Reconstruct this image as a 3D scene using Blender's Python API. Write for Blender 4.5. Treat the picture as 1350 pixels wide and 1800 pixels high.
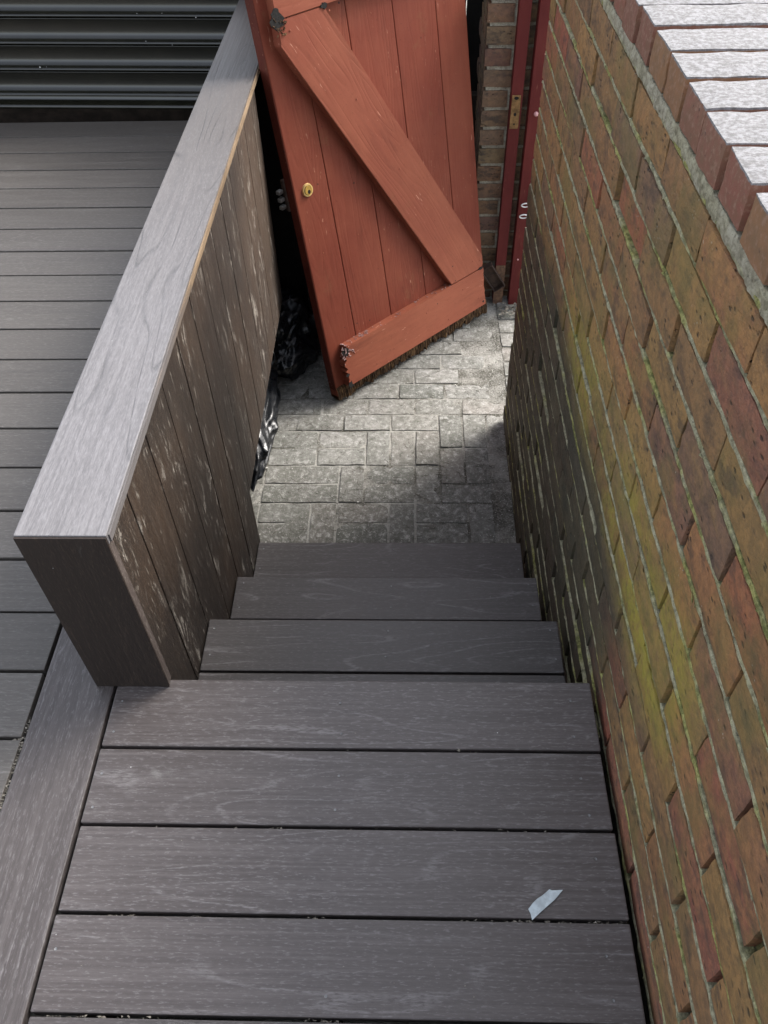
import bpy, bmesh, math, random
from mathutils import Vector, Matrix, noise
R = random.Random(11)
for o in list(bpy.data.objects):
    bpy.data.objects.remove(o)
S = bpy.context.scene
COL = S.collection

# ------------------------------------------------------------------ camera
EYE = Vector((0, 0, 1.44))
F, TH, YAW, ROLL = 1429.85, 0.845189, 0.0463916, -0.0332224
fw = Vector((-math.sin(YAW) * math.cos(TH), math.cos(YAW) * math.cos(TH), -math.sin(TH)))
r0 = Vector((math.cos(YAW), math.sin(YAW), 0))
u0 = r0.cross(fw)
rr = r0 * math.cos(ROLL) + u0 * math.sin(ROLL)
uu = -r0 * math.sin(ROLL) + u0 * math.cos(ROLL)
cd = bpy.data.cameras.new('camera')
cam = bpy.data.objects.new('camera', cd)
COL.objects.link(cam)
cam.matrix_world = Matrix(((rr.x, uu.x, -fw.x, EYE.x), (rr.y, uu.y, -fw.y, EYE.y), (rr.z, uu.z, -fw.z, EYE.z), (0, 0, 0, 1)))
cd.sensor_fit = 'VERTICAL'
cd.sensor_height = 24
cd.sensor_width = 18
cd.lens = F / 1800 * 24
cd.clip_start = 0.02
cd.clip_end = 400
S.camera = cam

# ------------------------------------------------------------------ light
EL = math.radians(42)
AZ = Vector((0.82, 0.57, 0)).normalized()
w = bpy.data.worlds.new('World')
S.world = w
w.use_nodes = True
nt = w.node_tree
bg = nt.nodes['Background']
sky = nt.nodes.new('ShaderNodeTexSky')
sky.sky_type = 'NISHITA'
sky.sun_disc = False
sky.sun_elevation = EL
sky.sun_rotation = math.atan2(AZ.x, AZ.y)
sky.dust_density = 3.0
sky.air_density = 1.0
sky.ozone_density = 0.6
ov = nt.nodes.new('ShaderNodeHueSaturation')      # thin overcast: the sky loses most of its blue
ov.inputs['Saturation'].default_value = 0.42
nt.links.new(sky.outputs[0], ov.inputs['Color'])
nt.links.new(ov.outputs[0], bg.inputs[0])
bg.inputs[1].default_value = 0.15
sl = bpy.data.lights.new('sun', 'SUN')
sl.energy = 1.7
sl.angle = math.radians(26)
sl.color = (1.0, 0.96, 0.90)
so = bpy.data.objects.new('sun', sl)
COL.objects.link(so)
sd = Vector((AZ.x * math.cos(EL), AZ.y * math.cos(EL), math.sin(EL)))
so.rotation_euler = (-sd).to_track_quat('-Z', 'Y').to_euler()
so.location = (0, 0, 6)
S.view_settings.view_transform = 'Standard'
S.view_settings.look = 'None'
S.view_settings.exposure = 1.65
S.view_settings.gamma = 1
S.view_settings.use_curve_mapping = False
S.cycles.max_bounces = 6


# ------------------------------------------------------------------ node helper
class M:
    def __init__(s, name, rough=.6, spec=.5, metal=0.0):
        s.m = bpy.data.materials.new(name)
        s.m.use_nodes = True
        s.t = s.m.node_tree
        s.p = s.t.nodes['Principled BSDF']
        s.p.inputs['Roughness'].default_value = rough
        s.p.inputs['Specular IOR Level'].default_value = spec
        s.p.inputs['Metallic'].default_value = metal
        s._c = None

    def n(s, t):
        return s.t.nodes.new(t)

    def put(s, sock, v):
        if isinstance(v, bpy.types.NodeSocket):
            s.t.links.new(v, sock)
        elif v is not None:
            if isinstance(v, (tuple, list)) and len(v) == 3 and sock.type == 'RGBA':
                v = (*v, 1)
            sock.default_value = v

    def local(s, rnd=True):
        tc = s.n('ShaderNodeTexCoord').outputs['Object']
        if not rnd:
            return tc
        oi = s.n('ShaderNodeObjectInfo')
        s.rand = oi.outputs['Random']
        a = s.n('ShaderNodeVectorMath'); a.operation = 'ADD'
        b = s.math('MULTIPLY', s.rand, 37.0)
        c = s.n('ShaderNodeCombineXYZ')
        s.put(c.inputs[0], b); s.put(c.inputs[1], s.math('MULTIPLY', s.rand, 71.0)); s.put(c.inputs[2], b)
        s.put(a.inputs[0], tc); s.put(a.inputs[1], c.outputs[0])
        return a.outputs[0]

    def world(s):
        return s.n('ShaderNodeNewGeometry').outputs['Position']

    def math(s, op, a, b=None, c=None, clamp=False):
        x = s.n('ShaderNodeMath'); x.operation = op; x.use_clamp = clamp
        s.put(x.inputs[0], a); s.put(x.inputs[1], b)
        if c is not None: s.put(x.inputs[2], c)
        return x.outputs[0]

    def scale(s, v, k):
        x = s.n('ShaderNodeMapping'); s.put(x.inputs['Vector'], v); x.inputs['Scale'].default_value = k
        return x.outputs[0]

    def noise(s, v, sc=1, det=4, ro=.55, dist=0.0):
        x = s.n('ShaderNodeTexNoise'); s.put(x.inputs['Vector'], v)
        x.inputs['Scale'].default_value = sc; x.inputs['Detail'].default_value = det
        x.inputs['Roughness'].default_value = ro; x.inputs['Distortion'].default_value = dist
        return x.outputs['Fac']

    def vor(s, v, sc=1, feat='F1'):
        x = s.n('ShaderNodeTexVoronoi'); s.put(x.inputs['Vector'], v); x.feature = feat
        x.inputs['Scale'].default_value = sc
        return x.outputs['Distance']

    def ramp(s, f, lo, hi, a=0.0, b=1.0):
        x = s.n('ShaderNodeMapRange'); s.put(x.inputs[0], f); x.interpolation_type = 'SMOOTHSTEP'
        for i, v in ((1, lo), (2, hi), (3, a), (4, b)): s.put(x.inputs[i], v)
        return x.outputs[0]

    def cramp(s, f, stops, const=False):
        x = s.n('ShaderNodeValToRGB'); s.put(x.inputs[0], f)
        e = x.color_ramp.elements
        if const: x.color_ramp.interpolation = 'CONSTANT'
        while len(e) < len(stops): e.new(.5)
        for i, (p, c) in enumerate(stops):
            e[i].position = p; e[i].color = (*c, 1)
        return x.outputs[0]

    def mix(s, f, a, b, mode='MIX'):
        x = s.n('ShaderNodeMix'); x.data_type = 'RGBA'; x.blend_type = mode
        s.put(x.inputs[0], f); s.put(x.inputs[6], a); s.put(x.inputs[7], b)
        return x.outputs[2]

    def sep(s, v):
        x = s.n('ShaderNodeSeparateXYZ'); s.put(x.inputs[0], v)
        return x.outputs

    def bump(s, h, st=.5, d=.002, prev=None):
        x = s.n('ShaderNodeBump'); s.put(x.inputs['Height'], h)
        x.inputs['Strength'].default_value = st; x.inputs['Distance'].default_value = d
        if prev is not None: s.t.links.new(prev, x.inputs['Normal'])
        return x.outputs[0]

    def done(s, col, rough=None, nrm=None):
        s.put(s.p.inputs['Base Color'], col)
        if rough is not None: s.put(s.p.inputs['Roughness'], rough)
        if nrm is not None: s.t.links.new(nrm, s.p.inputs['Normal'])
        return s.m


def composite(name, base, light, line=(.3, .3, .31), lineamt=.5, rough=.5, speck=.5, wear=.25, dark_lines=False, far_dark=None):
    """Wood-plastic decking board, grain along local X."""
    m = M(name, rough, .5)
    v = m.local()
    streak = m.noise(m.scale(v, (2.5, 150, 150)), 1, 6, .7)
    fine = m.noise(m.scale(v, (70, 330, 330)), 1, 4, .65)
    blot = m.noise(m.scale(v, (2.2, 5, 5)), 1, 4, .6)
    var = m.math('ADD', m.math('MULTIPLY', m.rand, .3), .85)
    c = m.mix(m.ramp(streak, .38, .72), base, light)
    c = m.mix(m.math('MULTIPLY', m.ramp(fine, .54, .66), speck), c, line)
    c = m.mix(m.math('MULTIPLY', m.ramp(fine, .44, .32), speck * .6), c, tuple(x * .45 for x in base))
    # cathedral figure: contour lines of a stretched noise
    f = m.noise(m.scale(v, (.9, 7.5, 7.5)), 1, 2, .45)
    fr = m.math('PINGPONG', m.math('MULTIPLY', f, 14.0), .5)
    ln = m.math('MULTIPLY', m.ramp(fr, .12, .0), m.ramp(m.noise(m.scale(v, (4, 9, 9)), 1, 3, .6), .40, .60))
    ln = m.math('MULTIPLY', ln, m.ramp(fine, .35, .55))
    lc = tuple(x * .35 for x in base) if dark_lines else line
    c = m.mix(m.math('MULTIPLY', ln, lineamt), c, lc)
    # scuffs and dust
    sc = m.ramp(m.noise(m.scale(v, (9, 16, 16)), 1, 6, .7, .8), .60, .78)
    c = m.mix(m.math('MULTIPLY', m.math('MULTIPLY', sc, m.ramp(blot, .45, .65)), wear), c, (.42, .41, .39))
    c = m.mix(m.ramp(blot, .3, .8, .0, .20), c, light)
    dot = m.ramp(m.vor(v, 26), .035, .012)
    c = m.mix(m.math('MULTIPLY', dot, m.ramp(m.noise(v, 9, 2), .56, .6)), c, (.6, .6, .58))
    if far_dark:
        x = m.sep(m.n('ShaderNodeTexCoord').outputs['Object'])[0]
        pale = m.ramp(m.math('ADD', x, m.math('MULTIPLY', m.noise(v, 3, 3), .5)), .70, -1.0)  # cap paler toward the near end: sky sheen painted into the colour
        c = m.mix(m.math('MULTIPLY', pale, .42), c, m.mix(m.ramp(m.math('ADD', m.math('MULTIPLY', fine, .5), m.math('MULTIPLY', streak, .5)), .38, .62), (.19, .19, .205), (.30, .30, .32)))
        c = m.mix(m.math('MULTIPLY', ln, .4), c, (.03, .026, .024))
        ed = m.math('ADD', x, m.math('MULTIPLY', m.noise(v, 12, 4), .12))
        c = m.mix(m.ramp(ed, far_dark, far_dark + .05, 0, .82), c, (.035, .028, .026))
    hv = m.n('ShaderNodeHueSaturation'); m.put(hv.inputs['Value'], var); m.put(hv.inputs['Color'], c)
    h = m.math('ADD', m.math('MULTIPLY', streak, .8), m.math('ADD', m.math('MULTIPLY', fine, .6), m.math('MULTIPLY', ln, .5 if not dark_lines else -.8)))
    return m.done(hv.outputs[0], m.ramp(streak, .2, .8, rough - .08, rough + .12), m.bump(h, .45, .0012))


def brick_mat(name, stops, algae=.6, pit=.8, dirt=.3, loz=(.05, .75)):
    m = M(name, .72, .35)
    v = m.local()
    base = m.cramp(m.rand, stops)
    big = m.noise(m.scale(v, (9, 22, 22)), 1, 5, .65, .6)
    c = m.mix(m.ramp(big, .42, .70, 0, .65), base, m.cramp(m.math('FRACT', m.math('MULTIPLY', m.rand, 7.3)), stops))
    c = m.mix(m.ramp(m.noise(v, 65, 5, .75), .40, .62, 0, .7), c, m.mix(1.0, c, (1.6, 1.5, 1.35), 'MULTIPLY'))
    soot = m.noise(m.scale(v, (14, 30, 30)), 1, 5, .7)
    c = m.mix(m.ramp(soot, .48, .66, 0, dirt + .45), c, (.05, .04, .035))
    pits = m.vor(m.scale(v, (48, 110, 110)), 1)
    pm = m.math('MULTIPLY', m.ramp(pits, .30, .12), m.ramp(m.noise(v, 22, 3), .50, .60))
    c = m.mix(m.math('MULTIPLY', pm, pit), c, (.02, .017, .014))
    sp = m.math('MULTIPLY', m.ramp(m.vor(v, 120), .2, .08), m.ramp(m.noise(v, 17, 2), .62, .68))
    c = m.mix(m.math('MULTIPLY', sp, .7), c, (.5, .48, .42))
    if algae:
        w_ = m.world()
        a = m.noise(m.scale(w_, (1, 2.2, 3.0)), 1, 4, .65)
        sx = m.sep(w_)
        z, yy = sx[2], sx[1]
        # a band of yellow-green algae at the splash line
        zc = m.math('ADD', z, m.math('MULTIPLY', yy, .10))
        bnd = m.math('MULTIPLY', m.ramp(zc, .26, .38), m.ramp(zc, .66, .46))
        bnd = m.math('MULTIPLY', m.math('MULTIPLY', bnd, m.ramp(yy, 1.9, 1.4)), m.math('MULTIPLY', m.ramp(yy, .42, .66), m.ramp(m.math('FRACT', m.math('MULTIPLY', m.rand, 13.7)), .0, .8, .35, 1)))
        am = m.math('MULTIPLY', m.ramp(a, .36, .56), bnd)
        fr = m.ramp(m.noise(w_, 60, 4, .7), .3, .6, .35, 1)
        c = m.mix(m.math('MULTIPLY', m.math('MULTIPLY', am, fr), algae), c, (.34, .30, .04))
        a2 = m.noise(w_, 5.5, 4, .65)
        c = m.mix(m.math('MULTIPLY', m.ramp(a2, .48, .66), .38), c, (.15, .135, .04))
        # green-black tint low down in the stairwell, its shade painted into the colour
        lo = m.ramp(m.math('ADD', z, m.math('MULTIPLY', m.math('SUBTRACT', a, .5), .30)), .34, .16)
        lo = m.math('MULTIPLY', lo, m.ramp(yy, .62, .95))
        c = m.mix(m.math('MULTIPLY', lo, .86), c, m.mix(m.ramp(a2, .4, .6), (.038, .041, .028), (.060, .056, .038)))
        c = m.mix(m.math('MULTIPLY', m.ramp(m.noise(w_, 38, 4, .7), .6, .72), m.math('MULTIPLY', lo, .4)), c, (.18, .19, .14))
    h = m.math('SUBTRACT', m.math('ADD', m.math('MULTIPLY', m.noise(v, 70, 5, .7), .8), big), m.math('MULTIPLY', pm, .9))
    return m.done(c, m.ramp(soot, .3, .7, .6, .85), m.bump(m.math('ADD', h, m.math('MULTIPLY', m.noise(v, 190, 4, .7), .6)), .9, .0042))


def mortar_mat(name, a, b, moss=.5):
    m = M(name, .95, .15)
    v = m.world()
    n1 = m.noise(v, 60, 6, .75)
    c = m.mix(m.ramp(n1, .35, .65), a, b)
    c = m.mix(m.ramp(m.noise(v, 200, 3, .7), .55, .7, 0, .6), c, (.04, .038, .03))
    if moss:
        c = m.mix(m.math('MULTIPLY', m.ramp(m.noise(m.scale(v, (1, 3, 5)), 2.2, 4, .65), .46, .62), moss), c, m.mix(m.ramp(n1, .4, .6), (.13, .14, .025), (.38, .36, .08)))
    return m.done(c, None, m.bump(m.noise(v, 150, 5, .8), .9, .006))


def paint_mat(name, base, hi, lo=(.03, .015, .012), scratch=.6):
    m = M(name, .55, .16)
    v = m.local()
    c = m.mix(m.ramp(m.noise(v, 2.6, 4, .6), .35, .7), base, hi)
    gr = m.noise(m.scale(v, (4, 45, 45)), 1, 5, .65, .5)
    c = m.mix(m.ramp(gr, .3, .75, 0, .30), c, tuple(x * .72 for x in base))
    c = m.mix(m.ramp(m.noise(v, 6, 5, .7), .58, .75, 0, .28), c, (.17, .10, .05))
    c = m.mix(m.ramp(m.noise(m.scale(v, (2.2, 14, 14)), 1, 6, .7), .54, .72, 0, .42), c, tuple(x * .42 for x in base))
    c = m.mix(m.ramp(m.noise(v, 110, 4, .7), .58, .70, 0, .35), c, tuple(x * .5 for x in base))
    fl = m.noise(m.scale(v, (22, 130, 130)), 1, 3, .6)
    c = m.mix(m.math('MULTIPLY', m.math('MULTIPLY', m.ramp(fl, .66, .73), m.ramp(m.noise(v, 5, 2), .46, .60)), scratch), c, (.62, .34, .24))
    ch = m.math('MULTIPLY', m.ramp(m.vor(v, 22), .10, .06), m.ramp(m.noise(v, 8, 2), .54, .58))
    c = m.mix(ch, c, lo)
    f = m.noise(m.scale(v, (1.2, 9, 9)), 1, 2, .5)
    fr = m.math('PINGPONG', m.math('MULTIPLY', f, 16.0), .5)
    h = m.math('ADD', m.math('MULTIPLY', gr, .8), m.math('ADD', m.math('MULTIPLY', m.ramp(fr, .0, .3), .35), m.math('MULTIPLY', m.noise(v, 160, 3), .25)))
    return m.done(c, m.ramp(m.noise(v, 12, 4), .3, .7, .48, .68), m.bump(h, .45, .0018))


def plain(name, col, rough=.5, metal=0.0, var=.3, sc=30, bump=.2, spec=.5):
    m = M(name, rough, spec, metal)
    v = m.local()
    n = m.noise(v, sc, 5, .65)
    c = m.mix(m.ramp(n, .3, .7), tuple(x * (1 - var) for x in col), tuple(min(1, x * (1 + var)) for x in col))
    return m.done(c, None, m.bump(n, bump, .002))


MAT = {}
MAT['deck'] = composite('grey_composite', (.060, .050, .047), (.098, .085, .082), (.205, .19, .19), .45, .42, .45, .34)
MAT['deck_left'] = composite('grey_composite_far', (.074, .065, .057), (.104, .094, .084), (.19, .178, .165), .15, .48, .40, .32)
MAT['tread'] = composite('tread_composite', (.052, .045, .042), (.082, .073, .070), (.19, .18, .18), .65, .46, .40, .28)
MAT['cap'] = composite('cap_painted_sheen', (.062, .052, .046), (.092, .080, .074), (.15, .14, .135), .85, .45, .40, .2, True, .53)
def edge_mat():
    m = M('cap_edge_tan', .7, .3)
    v = m.local()
    x = m.sep(m.n('ShaderNodeTexCoord').outputs['Object'])[0]
    n = m.noise(m.scale(v, (6, 60, 60)), 1, 5, .7)
    c = m.mix(m.ramp(n, .3, .7), (.13, .090, .055), (.27, .195, .125))
    c = m.mix(m.ramp(m.math('ADD', x, m.math('MULTIPLY', m.math('SUBTRACT', n, .5), .6)), -.55, -.95), c, m.mix(n, (.07, .062, .06), (.17, .16, .16)))
    return m.done(c, None, m.bump(n, .5, .002))


MAT['cap_edge'] = edge_mat()


def fence_side():
    m = M('brown_fence_board', .62, .4)
    v = m.local()
    st = m.noise(m.scale(v, (5, 70, 70)), 1, 5, .65)
    fine = m.noise(m.scale(v, (260, 420, 420)), 1, 2, .6)
    w_ = m.world()
    blot = m.noise(m.scale(w_, (1, 1.7, 1.2)), 1.6, 3, .6)
    yy = m.sep(w_)[1]
    c = m.mix(m.ramp(m.math('ADD', blot, m.math('MULTIPLY', yy, .12)), .58, .96), (.015, .0105, .0085), (.048, .029, .018))  # near boards darker, far ones browner: shade and light put into the colour
    c = m.mix(m.ramp(st, .42, .80, 0, .25), c, (.085, .062, .045))
    c = m.mix(m.ramp(fine, .54, .68, 0, .45), c, (.12, .09, .062))
    c = m.mix(m.ramp(fine, .48, .36, 0, .7), c, (.022, .016, .013))
    scf = m.noise(m.scale(v, (9, 30, 30)), 1, 8, .78, 1.0)
    mk = m.math('MULTIPLY', m.ramp(scf, .53, .66), m.ramp(m.noise(m.scale(v, (3, 5, 5)), 1, 2, .5), .44, .58))
    mk = m.math('MULTIPLY', mk, m.ramp(fine, .35, .5))
    c = m.mix(m.math('MULTIPLY', mk, .85), c, (.36, .33, .29))
    dr = m.math('MULTIPLY', m.ramp(m.noise(m.scale(v, (16, 95, 95)), 1, 4, .6), .62, .72), .5)
    c = m.mix(dr, c, (.40, .37, .32))
    return m.done(c, m.ramp(st, .3, .7, .55, .75), m.bump(m.math('ADD', st, m.math('MULTIPLY', fine, .6)), .5, .0015))


MAT['fence'] = fence_side()
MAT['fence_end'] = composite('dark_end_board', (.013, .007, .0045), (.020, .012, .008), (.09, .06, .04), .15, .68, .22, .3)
MAT['trim'] = composite('corner_trim', (.06, .045, .04), (.12, .10, .09), (.3, .27, .24), .2, .5, .5, .6)
WB = [(0.0, (.215, .090, .052)), (.14, (.240, .140, .056)), (.30, (.175, .102, .052)), (.42, (.225, .110, .052)), (.55, (.200, .120, .050)), (.68, (.140, .084, .058)), (.80, (.235, .072, .046)), (.90, (.170, .108, .048)), (1.0, (.235, .140, .056))]
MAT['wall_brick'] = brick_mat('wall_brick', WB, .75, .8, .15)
CB = [(0, (.235, .085, .060)), (.35, (.20, .085, .062)), (.6, (.235, .125, .062)), (.8, (.21, .095, .065)), (1, (.185, .080, .058))]


def coping_mat():
    m = M('coping_brick', .8, .3)
    v = m.local()
    base = m.cramp(m.rand, CB)
    n = m.noise(m.scale(v, (40, 90, 90)), 1, 5, .7)
    c = m.mix(m.ramp(m.noise(v, 45, 6, .7), .35, .7, 0, .55), base, (.15, .10, .06))
    c = m.mix(m.ramp(m.noise(v, 110, 4, .7), .5, .66, 0, .5), c, (.30, .19, .14))
    c = m.mix(m.ramp(n, .60, .72, 0, .7), c, (.05, .035, .03))
    # upper surface of each brick painted pale, daylight on the tops as colour
    z = m.sep(m.n('ShaderNodeTexCoord').outputs['Object'])[2]
    e = m.math('ADD', z, m.math('MULTIPLY', m.math('SUBTRACT', m.noise(v, 60, 4, .7), .5), .004))
    st = m.noise(m.scale(v, (75, 130, 75)), 1, 6, .75)
    wh = m.mix(m.ramp(st, .33, .41), (.12, .11, .11), m.mix(m.ramp(m.noise(v, 120, 5, .75), .38, .62), (.135, .13, .128), (.245, .242, .248)))
    c = m.mix(m.ramp(e, .0258, .0272), c, wh)
    h = m.math('ADD', n, m.math('MULTIPLY', st, .8))
    return m.done(c, .85, m.bump(h, .6, .003))


MAT['coping'] = coping_mat()
MAT['pier_brick'] = brick_mat('pier_brick', [(0, (.155, .085, .052)), (.3, (.15, .108, .062)), (.6, (.13, .075, .060)), (.85, (.16, .115, .065)), (1, (.12, .062, .048))], 0, .7, .35)
MAT['paver'] = None
MAT['mortar'] = mortar_mat('mossy_mortar', (.20, .185, .12), (.46, .43, .29), .70)
MAT['mortar_core'] = mortar_mat('old_mortar', (.035, .032, .026), (.08, .075, .06), .25)
MAT['mortar_band'] = mortar_mat('bedding_mortar', (.24, .215, .155), (.46, .425, .33), .12)
MAT['mortar_pale'] = mortar_mat('pale_mortar', (.26, .235, .185), (.46, .43, .34), 0)


def paver_mat():
    m = M('paver', .85, .25)
    v = m.local()
    base = m.cramp(m.rand, [(0, (.19, .185, .168)), (.3, (.26, .255, .237)), (.5, (.22, .21, .19)), (.7, (.15, .153, .14)), (.85, (.23, .21, .188)), (1, (.28, .275, .257))])
    w_ = m.world()
    n = m.noise(w_, 9, 6, .7)
    c = m.mix(m.ramp(n, .35, .70, 0, .55), base, (.08, .083, .066))
    step_shade = m.ramp(m.math('ADD', m.sep(w_)[1], m.math('MULTIPLY', n, .5)), 2.65, 2.1)  # paving darker toward the steps: shade painted into the colour
    c = m.mix(m.math('MULTIPLY', step_shade, .5), c, (.085, .083, .072))
    f = m.noise(w_, 90, 5, .75)
    g_ = m.noise(w_, 48, 7, .75)
    c = m.mix(m.ramp(g_, .50, .66, 0, .6), c, (.46, .455, .43))
    c = m.mix(m.ramp(g_, .48, .34, 0, .75), c, (.085, .085, .07))
    c = m.mix(m.ramp(f, .56, .68, 0, .6), c, (.48, .475, .45))
    c = m.mix(m.ramp(f, .42, .34, 0, .7), c, (.06, .06, .05))
    c = m.mix(m.ramp(m.noise(w_, 260, 3, .7), .6, .7, 0, .5), c, (.48, .47, .44))
    c = m.mix(m.ramp(m.noise(w_, 3.2, 4, .6), .50, .70, 0, .22), c, (.085, .088, .065))
    return m.done(c, None, m.bump(m.math('ADD', f, n), .8, .004))


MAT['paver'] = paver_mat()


def sand():
    m = M('joint_dirt', .95, .1)
    w_ = m.world()
    f = m.noise(w_, 120, 6, .8)
    n = m.noise(w_, 4.5, 4, .6)
    c = m.mix(m.ramp(n, .40, .60), (.10, .095, .08), (.34, .33, .30))
    c = m.mix(m.ramp(f, .5, .66, 0, .7), c, (.45, .44, .40))
    c = m.mix(m.ramp(f, .45, .33, 0, .8), c, (.03, .03, .024))
    return m.done(c, None, m.bump(f, .9, .008))


MAT['dirt'] = sand()
MAT['door'] = paint_mat('red_oxide_paint', (.165, .038, .022), (.205, .055, .031))
MAT['door_ledge'] = paint_mat('red_oxide_ledge', (.215, .060, .035), (.26, .082, .046))
MAT['door_edge'] = paint_mat('red_edge_shaded', (.075, .018, .012), (.12, .028, .018))
MAT['jamb'] = paint_mat('maroon_gloss', (.105, .019, .018), (.14, .028, .024), scratch=.15)


def rot():
    m = M('rotten_wood', .9, .2)
    v = m.local()
    n = m.noise(m.scale(v, (150, 150, 25)), 1, 5, .75)
    c = m.cramp(n, [(.38, (.012, .008, .005)), (.5, (.05, .026, .013)), (.62, (.14, .08, .035)), (.8, (.34, .25, .13))])
    return m.done(c, None, m.bump(n, .9, .006))


MAT['rot'] = rot()
MAT['hole'] = plain('rot_hole', (.006, .005, .004), .95, 0, .3, 80, .8)
MAT['peel'] = plain('peeling_paint', (.26, .16, .15), .6, 0, .5, 60, .7)
MAT['brass'] = plain('brass', (.80, .60, .26), .42, .75, .2, 60, .15)
MAT['brass_plug'] = plain('brass_plug', (.50, .32, .08), .45, .7, .3, 90, .3)
MAT['brass_dull'] = plain('worn_brass', (.24, .14, .06), .5, .6, .4, 50, .3)
MAT['bare'] = plain('bare_wood', (.13, .07, .04), .8, 0, .5, 60, .5)
MAT['steel'] = plain('dull_steel', (.34, .33, .31), .45, .7, .3, 60, .2)
MAT['rust'] = plain('rusty_iron', (.05, .03, .022), .75, .2, .5, 40, .6)
MAT['shutter'] = plain('shutter_green', (.013, .0125, .008), .20, .0, .22, 14, .03, .8)
MAT['spot'] = plain('white_spot', (.8, .8, .78), .6)
MAT['black'] = plain('void_black', (.008, .007, .006), .9, 0, .3, 20, .3, .2)  # near-black colour stands in for the deep shade of the void
MAT['under'] = plain('under_timber', (.030, .022, .017), .9, 0, .4, 20, .4, .2)
MAT['screw'] = plain('screw_head', (.20, .20, .20), .5, .6, .2, 90, .1)
MAT['tape'] = plain('tape_scrap', (.46, .52, .54), .45, 0, .16, 90, .3)
MAT['leaf'] = plain('dry_crumbs', (.22, .20, .165), .9, 0, .5, 300, .3)
MAT['grit'] = plain('grit', (.42, .41, .38), .9, 0, .5, 300, .3)
MAT['twig'] = plain('twig', (.06, .045, .03), .9, 0, .4, 100, .3)
MAT['white'] = plain('white_plastic', (.75, .74, .72), .4, 0, .05)
MAT['pink'] = plain('pink_cap', (.62, .34, .33), .45, 0, .08)
MAT['clay'] = plain('ground_earth', (.10, .09, .07), .95, 0, .4, 8, .6)


def bag():
    m = M('black_plastic', .2, .5)
    v = m.local()
    n = m.noise(v, 34, 5, .6, .6)
    k = m.vor(v, 17, 'DISTANCE_TO_EDGE')
    m.p.inputs['Coat Weight'].default_value = .06
    m.p.inputs['Coat Roughness'].default_value = .08
    return m.done((.006, .007, .009), m.ramp(n, .3, .7, .24, .42), m.bump(m.math('ADD', m.math('MULTIPLY', k, .8), n), .3, .005))


MAT['bag'] = bag()


# ------------------------------------------------------------------ object helpers
def link(o, parent=None):
    COL.objects.link(o)
    if parent is not None:
        o.parent = parent
    return o


def tag(o, label=None, cat=None, group=None, kind=None):
    if label: o['label'] = label
    if cat: o['category'] = cat
    if group: o['group'] = group
    if kind: o['kind'] = kind
    return o


def empty(name, loc=(0, 0, 0), rot=(0, 0, 0)):
    o = bpy.data.objects.new(name, None)
    o.empty_display_size = .1
    o.location = loc
    o.rotation_euler = rot
    return link(o)


def obj(name, mesh, mat, parent=None, loc=(0, 0, 0), rot=(0, 0, 0), smooth=False):
    if isinstance(mesh, bmesh.types.BMesh):
        me = bpy.data.meshes.new(name)
        mesh.normal_update()
        mesh.to_mesh(me)
        mesh.free()
        mesh = me
    if mat is not None and not mesh.materials:
        mesh.materials.append(MAT[mat])
    if smooth:
        for p in mesh.polygons: p.use_smooth = True
    o = bpy.data.objects.new(name, mesh)
    o.location = loc
    o.rotation_euler = rot
    return link(o, parent)


def bm_box(bm, cx, cy, cz, sx, sy, sz, mtx=None):
    vs = []
    for x in (-.5, .5):
        for y in (-.5, .5):
            for z in (-.5, .5):
                p = Vector((cx + x * sx, cy + y * sy, cz + z * sz))
                vs.append(bm.verts.new(mtx @ p if mtx else p))
    for f in ((0, 1, 3, 2), (4, 6, 7, 5), (0, 4, 5, 1), (2, 3, 7, 6), (0, 2, 6, 4), (1, 5, 7, 3)):
        bm.faces.new([vs[i] for i in f])
    return vs


def box_bm(sx, sy, sz, bev=.003, seg=2):
    bm = bmesh.new()
    bm_box(bm, 0, 0, 0, sx, sy, sz)
    if bev:
        bmesh.ops.bevel(bm, geom=bm.edges[:], offset=bev, segments=seg, affect='EDGES', profile=.6)
    return bm


_cache = {}


def box_mesh(sx, sy, sz, bev=.003, mat=None, seg=2):
    k = (round(sx, 4), round(sy, 4), round(sz, 4), bev, mat, seg)
    if k not in _cache:
        me = bpy.data.meshes.new('box')
        bm = box_bm(sx, sy, sz, bev, seg)
        bm.normal_update(); bm.to_mesh(me); bm.free()
        for p in me.polygons: p.use_smooth = False
        if mat: me.materials.append(MAT[mat])
        _cache[k] = me
    return _cache[k]


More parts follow.
